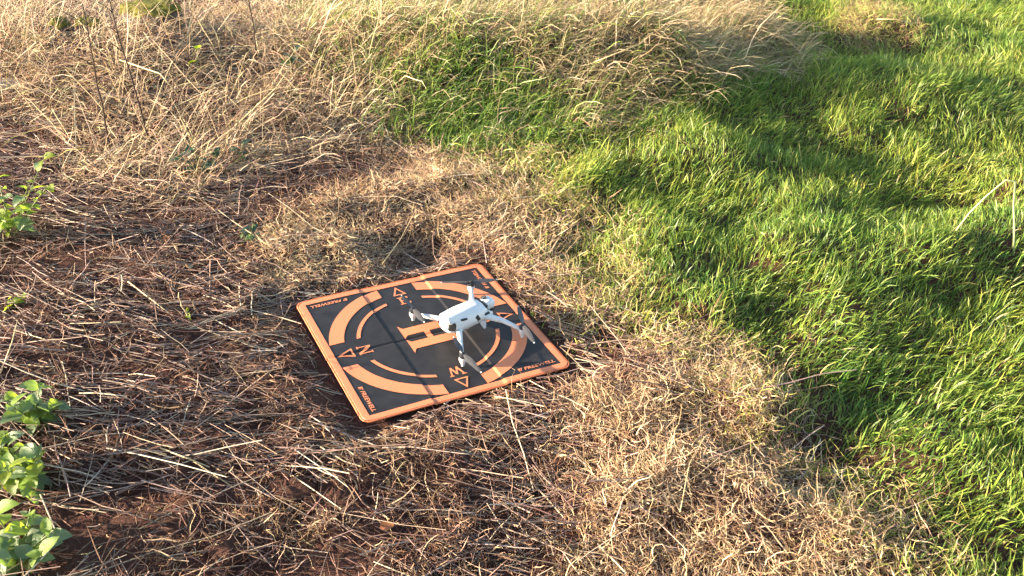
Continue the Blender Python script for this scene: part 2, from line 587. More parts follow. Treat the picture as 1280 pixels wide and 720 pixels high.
# matted dead grass
def p_dead(x, y):
    d = np.maximum(mask('dead', x, y, 0.10, 0.24, 0.22, 4), 0.6 * mask('clump', x, y, 0.08))
    halo = (0.10 * mask('dead', x, y, 0.5, 0.3, 0.3, 5) + 0.42 * mask('stubble', x, y, 0.2, 0.2, 0.3, 5) * sstep(fbm(x, y, 0.11, 3, 26), -0.15, 0.3)) * (1 - mask('green', x, y, 0.1))
    clump = (fbm(x, y, 0.12, 3, 15) > 0.22) * 0.35 * mask('green', x, y, 0.2) * mask('dead', x, y, 0.4)
    d = d * (1 - 0.8 * mask('green', x, y, 0.32, 0.30, 0.22, 3))
    d = np.maximum(d, 0.6 * mask('clump', x, y, 0.08))
    return np.clip(np.maximum(d * (0.55 + 0.9 * sstep(fbm(x, y, 0.13, 3, 16), -0.35, 0.25)), halo) + clump, 0, 1)


x, y = scatter(21000, p_dead)
n = len(x); S = 5
L = rng.gamma(6, 0.0098, n); L = np.clip(L, 0.02, 0.13)
az = rng.uniform(0, 2 * math.pi, n) * 0.6 + 2.2 * fbm(x, y, 0.2, 2, 17) * 2 + rad(10)
th = np.clip(rng.normal(1.30, 0.30, (n, 1)) + rng.normal(0.04, 0.42, (n, S)).cumsum(1), 0.05, 2.6)
flatn = rng.random((n, 1)) < 0.8
th = np.where(flatn, np.maximum(th, 0.85), th)
ph = az[:, None] + rng.normal(0, 0.75, (n, S)).cumsum(1)
pts = strand_points(P3(x, y, 0.022 * rng.random(n) ** 1.5), L, th, ph, clear=0.003)
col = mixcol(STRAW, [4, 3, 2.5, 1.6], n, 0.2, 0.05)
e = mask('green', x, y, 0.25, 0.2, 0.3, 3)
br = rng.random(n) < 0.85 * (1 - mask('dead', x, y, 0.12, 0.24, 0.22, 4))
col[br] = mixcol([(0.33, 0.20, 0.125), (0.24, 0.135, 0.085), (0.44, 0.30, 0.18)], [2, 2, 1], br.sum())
yg = rng.random(n) < 0.5 * e
col[yg] = mixcol([(0.40, 0.36, 0.11), (0.33, 0.33, 0.09)], [1, 1], yg.sum())
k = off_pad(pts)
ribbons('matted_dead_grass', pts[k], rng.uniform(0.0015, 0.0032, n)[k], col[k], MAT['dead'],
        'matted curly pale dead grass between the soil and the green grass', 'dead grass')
print('dead', k.sum())


# fine brown litter on the soil
def p_soil(x, y):
    o = np.maximum.reduce([mask('green', x, y, 0.1), mask('stones', x, y, 0.1) * 0.3, mask('dead', x, y, 0.1, 0.2, 0.25, 4) * 0.75, mask('bank', x, y, 0.08), mask('tall', x, y, 0.15) * 0.6])
    return np.clip(1 - o, 0, 1)


def p_litter(x, y):
    return p_soil(x, y) * (1 - 0.0 * mask('bare', x, y, 0.15, 0.3, 0.25, 9)) * (0.18 + 0.75 * sstep(fbm(x, y, 0.16, 3, 18), -0.25, 0.3))


x, y = scatter(6000, p_litter)
n = len(x); S = 4
L = np.clip(rng.gamma(5, 0.014, n), 0.02, 0.16)
az = rng.normal(0.15, 0.9, n) + math.pi * rng.integers(0, 2, n)
th = np.clip(rng.normal(1.30, 0.30, (n, 1)) + rng.normal(0.05, 0.30, (n, S)).cumsum(1), 0.1, 2.2)
ph = az[:, None] + rng.normal(0, 0.30, (n, S)).cumsum(1)
pts = strand_points(P3(x, y, 0.003 + 0.012 * rng.random(n)), L, th, ph, clear=0.003)
col = mixcol(LITTER, [3, 3, 1.6, 1.6], n, 0.25, 0.06)
k = off_pad(pts)
ribbons('fine_straw_litter', pts[k], rng.uniform(0.0014, 0.0034, n)[k], col[k], MAT['dead'],
        'fine brown straw litter strewn over the reddish soil', 'straw litter')
print('litter', k.sum())

# flattened straw stems, mostly lying across the picture
x, y = scatter(1500, lambda x, y: np.clip(p_soil(x, y) * (1 - 0.18 * mask('bare', x, y, 0.15, 0.3, 0.25, 9)) * (0.2 + 0.9 * sstep(fbm(x, y, 0.3, 3, 19), -0.3, 0.3)), 0, 1))
n = len(x); S = 3
L = np.clip(rng.gamma(4.0, 0.032, n), 0.03, 0.42)
az = rad(4) + 1.0 * fbm(x, y, 0.6, 2, 20) + rng.normal(0, 0.42, n) + math.pi * rng.integers(0, 2, n)
odd = rng.random(n) < 0.22
az[odd] = rng.uniform(0, 6.28, odd.sum())
th = np.clip(rng.normal(1.50, 0.09, (n, 1)) + rng.normal(0, 0.07, (n, S)), 1.0, 1.75)
ph = az[:, None] + rng.normal(0, 0.10, (n, S)).cumsum(1)
pts = strand_points(P3(x, y, 0.006 + 0.020 * rng.random(n)), L, th, ph, clear=0.004)
# keep each stem straight-ish: lift the whole stem over the ground instead of draping it
lift = np.maximum(0, (gz(pts[..., 0], pts[..., 1]) + 0.004 - pts[..., 2])).max(1)
pts[..., 2] += lift[:, None]
col = mixcol([(0.33, 0.23, 0.178), (0.21, 0.132, 0.10), (0.54, 0.415, 0.30), (0.12, 0.068, 0.053)], [3, 3, 1.3, 1.8], n, 0.2, 0.05)
k = off_pad(pts)
tubes('flattened_straw', pts[k], rng.uniform(0.0018, 0.0050, n)[k], col[k], MAT['straw'],
      'flattened straw stems lying across the soil left of the landing pad', 'straw')
print('stems', k.sum())


# long grass on the bank
def bank_prob(x, y):
    return mask('bank', x, y, 0.14, 0.22, 0.25, 6)


x, y = scatter(7000, bank_prob)
n = len(x); S = 5
tuft = mask('tuft', x, y, 0.12, 0.2, 0.25, 7)
lf = mask('tall', x, y, 0.5)
uu = sstep(x, -0.2, 0.9)                       # more fallen straw to the right of the bank
tuft = tuft * 0.8
back = sstep(y, 2.1, 2.9)
pg = np.clip(0.22 + 0.80 * tuft - 0.10 * uu * (1 - tuft) - 0.25 * back * uu + 0.35 * fbm(x, y, 0.25, 3, 21), 0.06, 0.94)
isg = rng.random(n) < pg
olive = np.clip(rng.normal(0.35, 0.3, (n, 1)) * (1 - tuft[:, None]), 0, 1)
L = np.where(isg, rng.gamma(9, 0.0155, n), rng.gamma(8, 0.023, n)) * (0.6 + 0.4 * mask('bank', x, y, 0.35))
L = np.clip(L, 0.06, 0.45)
az = rad(-15) + 2.4 * fbm(x, y, 0.28, 2, 22) + rng.normal(0, 0.8, n)
th0 = np.where(isg, rng.normal(0.42, 0.28, n), rng.normal(0.95, 0.45, n))
bend = np.where(isg, rng.normal(0.95, 0.4, n), rng.normal(1.0, 0.4, n))
th = np.clip(th0[:, None] + bend[:, None] * np.linspace(0, 1.1, S)[None] + rng.normal(0, 0.16, (n, S)), -0.4, 2.2)
ph = az[:, None] + rng.normal(0, 0.2, (n, S)).cumsum(1)
pts = strand_points(P3(x, y, -0.004), L, th, ph, clear=0.012 + 0.02 * rng.random((n, 1)))
col = mixcol([(0.42, 0.31, 0.19), (0.30, 0.21, 0.13), (0.54, 0.43, 0.27), (0.18, 0.12, 0.075)], [3, 3, 2, 2.4], n, 0.28)
col[isg] = mixcol([(0.10, 0.19, 0.030), (0.16, 0.245, 0.038), (0.23, 0.27, 0.058), (0.065, 0.12, 0.028)], [3, 3, 2, 1.5], isg.sum())
col = col * (1 - 0.6 * olive) + 0.6 * olive * np.array([[0.27, 0.24, 0.10]])
ribbons('long_bank_grass', pts, np.where(isg, rng.uniform(0.003, 0.0062, n), rng.uniform(0.0022, 0.0055, n)), col, MAT['green'],
        'long green grass and fallen straw drooping over the bank at the back', 'long grass')
print('bank', n)


# tangled dry grass at the back left
def p_tall(x, y):
    return mask('tall', x, y, 0.10, 0.2, 0.3, 8) * (1 - 0.6 * mask('stones', x, y, 0.12)) * (0.45 + 0.55 * sstep(fbm(x, y, 0.3, 3, 23), -0.3, 0.2))


x, y = scatter(5600, p_tall)
n = len(x); S = 5
front = mask('stones', x, y - 0.45, 0.3)
L = np.clip(rng.gamma(7, 0.023, n) * (1 - 0.3 * front), 0.04, 0.40)
az = rad(-20) + 2.0 * fbm(x, y, 0.5, 2, 24) + rng.normal(0, 1.0, n)
th0 = np.abs(rng.normal(1.12, 0.45, n))
th = np.clip(th0[:, None] + np.abs(rng.normal(0.55, 0.5, n))[:, None] * np.linspace(0, 1, S)[None] + rng.normal(0, 0.12, (n, S)), 0, 2.1)
ph = az[:, None] + rng.normal(0, 0.22, (n, S)).cumsum(1)
pts = strand_points(P3(x, y, 0.0), L, th, ph, clear=0.004 + 0.03 * rng.random((n, 1)))
col = mixcol([(0.50, 0.365, 0.235), (0.37, 0.26, 0.17), (0.62, 0.49, 0.33), (0.20, 0.125, 0.085), (0.28, 0.28, 0.09)], [4, 3, 2.2, 2.2, 0.3], n)
ribbons('tangled_dry_grass', pts, rng.uniform(0.0020, 0.0046, n), col, MAT['dead'],
        'tangled tall dry grass on the rise at the back left', 'dry grass')
x, y = scatter(330, p_tall)
n = len(x); S = 4
L = np.clip(rng.gamma(7, 0.034, n), 0.10, 0.5)
az = rng.uniform(0, 6.28, n)
th = np.clip(np.abs(rng.normal(0.85, 0.45, n))[:, None] + rng.normal(0.06, 0.10, (n, S)).cumsum(1), 0, 1.7)
ph = az[:, None] + rng.normal(0, 0.08, (n, S)).cumsum(1)
pts = strand_points(P3(x, y, 0.0), L, th, ph, clear=0.02)
tubes('standing_dry_stems', pts, rng.uniform(0.0022, 0.0046, n), mixcol([(0.55, 0.42, 0.26), (0.38, 0.27, 0.17), (0.20, 0.12, 0.08)], [3, 2, 1], n),
      MAT['straw'], 'leaning dry grass stems rising from the tangle at the back left', 'dry stems')
print('tall', n)

# ------------------------------------------------------------------ landing pad
PAD = empty('landing_pad', (0, 0, 0.0), PAD_ROT)
tag(PAD, 'square black and orange landing pad with a large H, lying on dead grass', 'landing pad')
CX = np.array([-0.340, -0.116, -0.109, -0.107, 0.104, 0.111, 0.340])
CZ = np.array([0.0050, 0.0070, 0.0025, 0.0040, 0.0025, 0.0060, 0.0030])
HALF, INN = 0.325, 0.298


def padz(x, y):
    x = np.asarray(x, float); y = np.asarray(y, float)
    z = np.interp(x, CX, CZ) - 0.0028 * np.clip(1 - np.abs(y) / 0.008, 0, 1)
    return z + 0.0028 * fbm(x, y, 0.24, 2, 30) + 0.002 * np.abs(y) / 0.325


CUTX = [-0.116, -0.109, -0.107, 0.104, 0.111]
CUTY = [-0.008, 0.0, 0.008]
LINX = sorted(set(np.round(np.r_[np.arange(-0.315, 0.32, 0.021), CUTX], 4)))
LINY = sorted(set(np.round(np.r_[np.arange(-0.315, 0.32, 0.021), CUTY], 4)))


def drape(bm, lift):
    """cut a flat print along the folds of the pad and lay it on the fabric"""
    bmesh.ops.triangulate(bm, faces=bm.faces[:])
    xs_ = [v.co.x for v in bm.verts]; ys_ = [v.co.y for v in bm.verts]
    for c in LINX:
        if min(xs_) < c < max(xs_):
            bmesh.ops.bisect_plane(bm, geom=bm.verts[:] + bm.edges[:] + bm.faces[:], dist=1e-6, plane_co=(c, 0, 0), plane_no=(1, 0, 0))
    for c in LINY:
        if min(ys_) < c < max(ys_):
            bmesh.ops.bisect_plane(bm, geom=bm.verts[:] + bm.edges[:] + bm.faces[:], dist=1e-6, plane_co=(0, c, 0), plane_no=(0, 1, 0))
    for v in bm.verts:
        v.co.z = float(padz(v.co.x, v.co.y)) + lift
    for f in bm.faces:
        if f.normal.z < 0:
            f.normal_flip()
    bmesh.ops.recalc_face_normals(bm, faces=bm.faces[:])
    bm.normal_update()
    if bm.faces and sum(f.normal.z for f in bm.faces) < 0:
        bmesh.ops.reverse_faces(bm, faces=bm.faces[:])
    return bm


def flat(polys):
    bm = bmesh.new()
    for p in polys:
        vs_ = [bm.verts.new((a, b, 0)) for a, b in p]
        bm.faces.new(vs_)
    bmesh.ops.remove_doubles(bm, verts=bm.verts[:], dist=1e-6)
    return bm


def pad_print(name, polys, lift=0.0012, mat='pad_orange', parent=None):
    return obj(name, drape(flat(polys), lift), MAT[mat], parent or PAD)


# six fabric panels
RB = 0.319
for (x0, x1) in ((-RB, -0.109), (-0.109, 0.107), (0.107, RB)):
    for (y0, y1) in ((-RB, 0.0), (0.0, RB)):
        gxs = sorted(set([x0, x1] + [c for c in LINX if x0 < c < x1])); gys = sorted(set([y0, y1] + [c for c in LINY if y0 < c < y1]))
        bm = bmesh.new()
        g = [[bm.verts.new((a_, b_, float(padz(a_, b_)))) for b_ in gys] for a_ in gxs]
        for i in range(len(gxs) - 1):
            for j in range(len(gys) - 1):
                bm.faces.new((g[i][j], g[i + 1][j], g[i + 1][j + 1], g[i][j + 1]))
        smooth(obj('fabric_panel', bm, MAT['pad_black'], PAD), rad(12))


# border: orange band, rounded outside, with a piped hem
def rounded_path(h, r, step=0.006):
    pts_ = []
    for (cx, cy, a0) in ((h - r, h - r, 0), (-(h - r), h - r, 90), (-(h - r), -(h - r), 180), (h - r, -(h - r), 270)):
        for a_ in np.linspace(a0, a0 + 90, 9):
            pts_.append((cx + r * math.cos(rad(a_)), cy + r * math.sin(rad(a_))))
    out = []
    for i in range(len(pts_)):
        p = np.array(pts_[i]); q = np.array(pts_[(i + 1) % len(pts_)])
        m_ = max(1, int(np.linalg.norm(q - p) / step))
        for k_ in range(m_):
            out.append(p + (q - p) * k_ / m_)
    return np.array(out)


outer = rounded_path(HALF, 0.026)
inner = np.clip(outer, -INN, INN)
# project straight inwards so that the inner outline is a sharp square
mid = outer * (0.3185 / 0.325)
bm = bmesh.new()
rings = []
for pth, lz in ((inner, 0.0013), (inner * 0.5 + mid * 0.5, 0.0016), (mid, 0.0014), (outer * (0.3195 / 0.325), -0.0004)):
    rings.append([bm.verts.new((p[0], p[1], float(padz(p[0], p[1])) + lz)) for p in pth])
nn = len(outer)
for r0, r1 in zip(rings[:-1], rings[1:]):
    for i in range(nn):
        j = (i + 1) % nn
        vv = [r0[i], r1[i], r1[j], r0[j]]
        if (r0[i].co - r0[j].co).length < 1e-7:
            vv = [r0[i], r1[i], r1[j]]
        bm.faces.new(vv)
bmesh.ops.remove_doubles(bm, verts=bm.verts[:], dist=1e-6)
bmesh.ops.recalc_face_normals(bm, faces=bm.faces[:])
bm.normal_update()
if sum(f.normal.z for f in bm.faces) < 0:
    bmesh.ops.reverse_faces(bm, faces=bm.faces[:])
BORDER = smooth(obj('border', bm, MAT['pad_orange'], PAD), rad(25))
bm = bmesh.new()
hem = outer * (0.3222 / 0.325)
K = 8
rg = []
for i in range(nn):
    p = hem[i]; t_ = hem[(i + 1) % nn] - hem[i - 1]; t_ /= np.linalg.norm(t_); nrm = np.array([t_[1], -t_[0]])
    zz = float(padz(p[0], p[1])) - 0.0012
    rg.append([bm.verts.new((p[0] + nrm[0] * 0.0028 * math.cos(2 * math.pi * k_ / K), p[1] + nrm[1] * 0.0028 * math.cos(2 * math.pi * k_ / K),
                             zz + 0.0022 * math.sin(2 * math.pi * k_ / K))) for k_ in range(K)])
for i in range(nn):
    for k_ in range(K):
        bm.faces.new((rg[i][k_], rg[(i + 1) % nn][k_], rg[(i + 1) % nn][(k_ + 1) % K], rg[i][(k_ + 1) % K]))
bmesh.ops.recalc_face_normals(bm, faces=bm.faces[:])
smooth(obj('hem', bm, MAT['pad_hem'], PAD))


def arc_quads(r0, r1, quad):
    """ring piece in one quadrant, its ends cut square 6 cm from the axes"""
    a0i = math.asin(0.06 / r0); a0o = math.asin(0.06 / r1)
    n_ = 28
    P0 = []; P1 = []
    for k_ in range(n_ + 1):
        f_ = k_ / n_
        ai = a0i + (math.pi / 2 - 2 * a0i) * f_; ao = a0o + (math.pi / 2 - 2 * a0o) * f_
        P0.append((r0 * math.cos(ai), r0 * math.sin(ai))); P1.append((r1 * math.cos(ao), r1 * math.sin(ao)))
    c, s = [(1, 0), (0, 1), (-1, 0), (0, -1)][quad]
    rot = lambda p: (p[0] * c - p[1] * s, p[0] * s + p[1] * c)
    return [[rot(P0[k_]), rot(P1[k_]), rot(P1[k_ + 1]), rot(P0[k_ + 1])] for k_ in range(n_)]


for q in range(4):
    pad_print('ring_band', arc_quads(0.256, 0.3015, q))
    pad_print('ring_line', arc_quads(0.2065, 0.2185, q))

# the H reads with its top towards -x (the N side)
Hpts = [(-.074, .016), (-.074, -.004)]
def hshape(sg):
    # one upright: along x, serifs at both ends, y from .018 to .056 (sg mirrors)
    o = [(-.075, .076), (-.066, .060), (-.062, .056), (.062, .056), (.066, .060), (.075, .076), (.075, .003), (.066, .014), (.062, .018),
         (-.062, .018), (-.066, .014), (-.075, .003)]
    return [(a_, sg * b_) for a_, b_ in (o if sg > 0 else o[::-1])]
pad_print('letter', [hshape(1), hshape(-1), [(-.009, -.0181), (.009, -.0181), (.009, .0181), (-.009, .0181)]])


def quarter(q, pts_):
    c, s = [(1, 0), (0, 1), (-1, 0), (0, -1)][q]
    return [(p[0] * c - p[1] * s, p[0] * s + p[1] * c) for p in pts_]


def thick(pl, w_, closed=False):
    """ribbon of quads along a polyline, mitred"""
    pl = [np.array(p, float) for p in pl]; n_ = len(pl); L_ = []; R_ = []
    for i in range(n_):
        if closed or 0 < i < n_ - 1:
            a_ = pl[i] - pl[i - 1]; b_ = pl[(i + 1) % n_] - pl[i]
        elif i == 0:
            a_ = b_ = pl[1] - pl[0]
        else:
            a_ = b_ = pl[-1] - pl[-2]
        a_ = a_ / np.linalg.norm(a_); b_ = b_ / np.linalg.norm(b_)
        na = np.array([-a_[1], a_[0]]); nb = np.array([-b_[1], b_[0]])
        m_ = na + nb; m_ /= np.linalg.norm(m_); k_ = w_ / 2 / max(0.35, float(m_ @ na))
        L_.append(pl[i] + m_ * k_); R_.append(pl[i] - m_ * k_)
    out = []
    for i in range(n_ if closed else n_ - 1):
        j = (i + 1) % n_
        out.append([tuple(L_[i]), tuple(R_[i]), tuple(R_[j]), tuple(L_[j])])
    return out


# compass letters, drawn in a frame whose +y is outwards; (0,0) is the foot of the letter
N_ = [(-.022, 0), (-.011, 0), (-.011, .003), (-.0145, .003), (-.0145, .034), (.0095, 0), (.0175, 0), (.0175, .038), (.022, .038), (.022, .042),
      (.010, .042), (.010, .038), (.0138, .038), (.0138, .011), (-.0105, .042), (-.022, .042), (-.022, .038), (-.0185, .038), (-.0185, .003), (-.022, .003)]
E_ = [(-.018, 0), (.018, 0), (.019, .011), (.0155, .011), (.013, .005), (-.006, .005), (-.006, .019), (.005, .019), (.006, .015), (.009, .015),
      (.009, .028), (.006, .028), (.005, .024), (-.006, .024), (-.006, .037), (.012, .037), (.0145, .032), (.018, .032), (.017, .042), (-.018, .042),
      (-.018, .038), (-.013, .038), (-.013, .004), (-.018, .004)]
W_ = [(-.026, .042), (-.012, .042), (-.012, .038), (-.0158, .038), (-.0085, .012), (-.001, .036), (.004, .036), (.0105, .012), (.0165, .038), (.0125, .038),
      (.0125, .042), (.026, .042), (.026, .038), (.0215, .038), (.0125, 0), (.0075, 0), (.0005, .024), (-.0065, 0), (-.0115, 0), (-.0215, .038), (-.026, .038)]
Sline = [(.0125, .033), (.008, .038), (.001, .0395), (-.007, .0375), (-.0105, .032), (-.008, .026), (0, .0215), (.0085, .017), (.011, .010), (.007, .0045),
         (-.001, .0025), (-.008, .004), (-.013, .0095)]


def place(pts_, q):
    # +y outwards -> direction of side q (0:+x, 1:+y, 2:-x, 3:-y), letter foot 0.185 m from the centre
    loc_ = [(p[1] + 0.185, -p[0]) for p in pts_]
    return quarter(q, loc_)


for q, ch in ((2, 'N'), (1, 'E'), (3, 'W'), (0, 'S')):
    if ch == 'S':
        polys = [place(p, q) for p in thick(Sline, 0.0062)]
    else:
        polys = [place({'N': N_, 'E': E_, 'W': W_}[ch], q)]
    pad_print('compass_letter', polys)
    tri = thick([(-.0185, .0585), (.0185, .0585), (0, .099)], 0.0055, True)
    pad_print('compass_arrow', [place(p, q) for p in tri])

# maker's name near each corner
cu = bpy.data.curves.new('word', 'FONT')
cu.body = 'FREEWELL'
cu.size = 0.0200
cu.offset = 0.00055
cu.space_character = 1.06
cu.resolution_u = 2
tmp = bpy.data.objects.new('word', cu)
COL.objects.link(tmp)
bpy.context.view_layer.update()
wm = bpy.data.meshes.new_from_object(tmp.evaluated_get(bpy.context.evaluated_depsgraph_get()))
wx = [v.co.x for v in wm.vertices]; wy = [v.co.y for v in wm.vertices]
w0, w1, wh = min(wx), max(wx), max(wy)
bpy.data.objects.remove(tmp)
for q, rot in ((3, 0), (0, 1), (1, 2), (2, 3)):
    c, s = [(1, 0), (0, 1), (-1, 0), (0, -1)][rot]
    bm = bmesh.new(); bm.from_mesh(wm)
    for v in bm.verts:
        lx = 0.186 + (v.co.x - w0) / (w1 - w0) * 0.100; ly = -0.2855 + v.co.y / wh * 0.0125 ; lx += 0.18 * (v.co.y) 
        v.co = (lx * c - ly * s, lx * s + ly * c, 0)
    obj('brand_word', drape(bm, 0.0012), MAT['pad_orange'], PAD)
    lg = [[(.166, -.2855), (.170, -.2855), (.1745, -.273), (.1665, -.273)], [(.172, -.2855), (.175, -.2855), (.1772, -.279), (.174, -.279)],
          [(.1765, -.273), (.1745, -.2775), (.1795, -.2775), (.181, -.273)]]
    pad_print('brand_mark', [[(a_ * c - b_ * s, a_ * s + b_ * c) for a_, b_ in p] for p in lg])


# ------------------------------------------------------------------ drone
DR = empty('drone', (0.118, 0.024, 0.0075), rad(40))
tag(DR, 'small white four-armed camera drone with grey propellers standing on the landing pad', 'drone')


def loft(rings_, caps=True):
    bm = bmesh.new()
    vv = [[bm.verts.new(p) for p in r] for r in rings_]
    for r0, r1 in zip(vv[:-1], vv[1:]):
        m_ = len(r0)
        for i in range(m_):
            bm.faces.new((r0[i], r0[(i + 1) % m_], r1[(i + 1) % m_], r1[i]))
    if caps:
        bm.faces.new(vv[0][::-1]); bm.faces.new(vv[-1])
    bmesh.ops.recalc_face_normals(bm, faces=bm.faces[:])
    return bm


BZ = -0.004


def sring(x_, zc, hw, hh, taper=0.22, e=0.55, n_=28):
    r = []
    zc += BZ
    for k_ in range(n_):
        a_ = 2 * math.pi * k_ / n_
        cy, sz = math.cos(a_), math.sin(a_)
        yy = math.copysign(abs(cy) ** e, cy); zz = math.copysign(abs(sz) ** e, sz)
        t_ = taper if zz > 0 else taper * 1.1
        r.append((x_, 1.08 * hw * yy * (1 - t_ * abs(zz)), zc + hh * zz))
    return r


body = smooth(obj('body', loft([sring(-.092, .060, .017, .012), sring(-.089, .0605, .026, .021), sring(-.080, .061, .033, .027),
                                sring(-.05, .060, .038, .0325), sring(0, .063, .040, .0315), sring(.03, .063, .039, .031),
                                sring(.044, .060, .036, .031), sring(.052, .058, .034, .0265)]), MAT['white'], DR), rad(40))
# battery lid on the back of the hull, narrower than the hull
smooth(obj('battery_cover', loft([sring(-.093, .079, .015, .008), sring(-.088, .081, .024, .012), sring(-.04, .085, .0275, .0125), sring(.02, .086, .027, .0125), sring(.040, .085, .023, .011),
                                  sring(.045, .084, .019, .008)]), MAT['white'], DR), rad(40))
# chin carrying the camera
NX = -.012
smooth(obj('chin', loft([sring(.055 + NX, .050, .034, .016), sring(.078 + NX, .049, .030, .014), sring(.092 + NX, .048, .022, .010), sring(.096 + NX, .048, .014, .006)]), MAT['white'], DR), rad(40))


def bx(bm, c, s, rot=None):
    m_ = Matrix.Translation(c) @ (rot or Matrix.Identity(4)) @ Matrix.Diagonal((*s, 1))
    r = bmesh.ops.create_cube(bm, size=1, matrix=m_)
    return r['verts']


def lathe(prof, c=(0, 0, 0), n_=18):
    return loft([[(c[0] + r * math.cos(2 * math.pi * k_ / n_), c[1] + r * math.sin(2 * math.pi * k_ / n_), c[2] + z) for k_ in range(n_)] for r, z in prof])


bm = bmesh.new(); bx(bm, (.0625 + NX, 0, .074 + BZ), (.016, .050, .028)); bmesh.ops.bevel(bm, geom=bm.edges[:], offset=.003, segments=2, affect='EDGES')
bay = obj('gimbal_bay', bm, MAT['dark'], DR)
bm = bmesh.new(); bx(bm, (.071 + NX, .020, .073 + BZ), (.010, .006, .020)); bx(bm, (.072 + NX, -.002, .083 + BZ), (.012, .030, .006)); bmesh.ops.bevel(bm, geom=bm.edges[:], offset=.0015, segments=1, affect='EDGES')
obj('gimbal_arm', bm, MAT['metal'], DR)
camh = smooth(obj('camera_housing', loft([sring(.070 + NX, 0.0770, .012, .010, 0, .7), sring(.0725 + NX, 0.0780, .018, .0155, 0, .7), sring(.084 + NX, 0.0790, .021, .0175, .05, .7), sring(.098 + NX, 0.0780, .020, .016, .05, .7),
                                          sring(.104 + NX, 0.0770, .015, .012, .05, .7), sring(.106 + NX, 0.0770, .008, .007, .05, .7)]), MAT['white'], DR), rad(40))
ln = obj('lens', lathe([(.0001, .0), (.0095, 0), (.0095, .002), (.0082, .0035), (.0001, .0037)], (0, 0, 0)), MAT['lens'], camh)
ln.location = (.077 + NX, .008, .0945 + BZ); ln.rotation_euler = (rad(-22), rad(-14), 0)
ln.scale = (1, 1.15, 1)
# black slots in the hull, a grey rear sensor window, and two fins underneath
for sg in (1, -1):
    for (cx, cz, sx, sz, tw) in ((-.040, .0795, .022, .0065, 8), (.008, .068, .012, .019, -25), (.044, .070, .018, .006, -8)):
        bm = bmesh.new()
        zz_ = abs(cz - .060) / .034; cy_ = (1 - zz_ ** (2 / .55)) ** .5
        yy = .0385 * cy_ ** .55 * 1.08 * (1 - .22 * zz_) + .0003
        m_ = Matrix.Rotation(rad(tw), 4, 'Y')
        bx(bm, (cx, sg * yy, cz + BZ), (sx, .006, sz), m_ @ Matrix.Rotation(rad(10 * sg), 4, 'X'))
        bmesh.ops.bevel(bm, geom=bm.edges[:], offset=.0012, segments=1, affect='EDGES')
        obj('air_slot', bm, MAT['dark'], DR)
    bm = bmesh.new()
    bx(bm, (-.0800, sg * .0285, .064 + BZ), (.025, .012, .025), Matrix.Rotation(rad(40 * sg), 4, 'Z') @ Matrix.Rotation(rad(8 * sg), 4, 'X'))
    bmesh.ops.bevel(bm, geom=bm.edges[:], offset=.003, segments=2, affect='EDGES')
    obj('rear_sensor', bm, MAT['dark'], DR)
    obj('landing_fin', loft([[(.020, sg * .036, .040), (.044, sg * .036, .040), (.044, sg * .026, .040), (.020, sg * .026, .040)],
                             [(.034, sg * .039, .014), (.041, sg * .039, .014), (.041, sg * .034, .014), (.034, sg * .034, .014)]]), MAT['white'], DR)
bm = bmesh.new(); bx(bm, (-.0905, 0, .066 + BZ), (.008, .022, .018)); bmesh.ops.bevel(bm, geom=bm.edges[:], offset=.002, segments=1, affect='EDGES')
obj('battery_face', bm, MAT['grey'], DR)
bm = bmesh.new(); bx(bm, (.093 + NX, 0, .0585 + BZ), (.016, .040, .002)); obj('under_camera_line', bm, MAT['dark'], DR)  # thin dark slab between the chin and the camera housing
bpy.data.objects['under_camera_line'].name = 'seam'


# a dark seam round the battery cover, level with the hull
rg_ = [sring(x_, z_ - .0030, w_ + .0006, .0012, 0, .8) for x_, z_, w_ in ((-.090, .079, .0235), (-.085, .080, .0285), (-.04, .0815, .0315), (.02, .0815, .0315), (.040, .081, .0285), (.046, .081, .024))]
smooth(obj('seam', loft(rg_), MAT['grey'], DR))


def limb(path, secs, n_=12):
    out = []
    for i, (p, (wd, hg)) in enumerate(zip(path, secs)):
        p = Vector(p); a_ = Vector(path[max(0, i - 1)]); b_ = Vector(path[min(len(path) - 1, i + 1)])
        t_ = (b_ - a_).normalized(); sd = t_.cross(Vector((0, 0, 1))).normalized(); up = sd.cross(t_)
        r = []
        for k_ in range(n_):
            an = 2 * math.pi * k_ / n_; cc, ss = math.cos(an), math.sin(an)
            r.append(p + sd * wd * math.copysign(abs(cc) ** .6, cc) + up * hg * math.copysign(abs(ss) ** .6, ss))
        out.append(r)
    return loft(out)


MOT = {'fl': (.132, .160), 'fr': (.112, -.128), 'rl': (-.105, .143), 'rr': (-.121, -.139)}
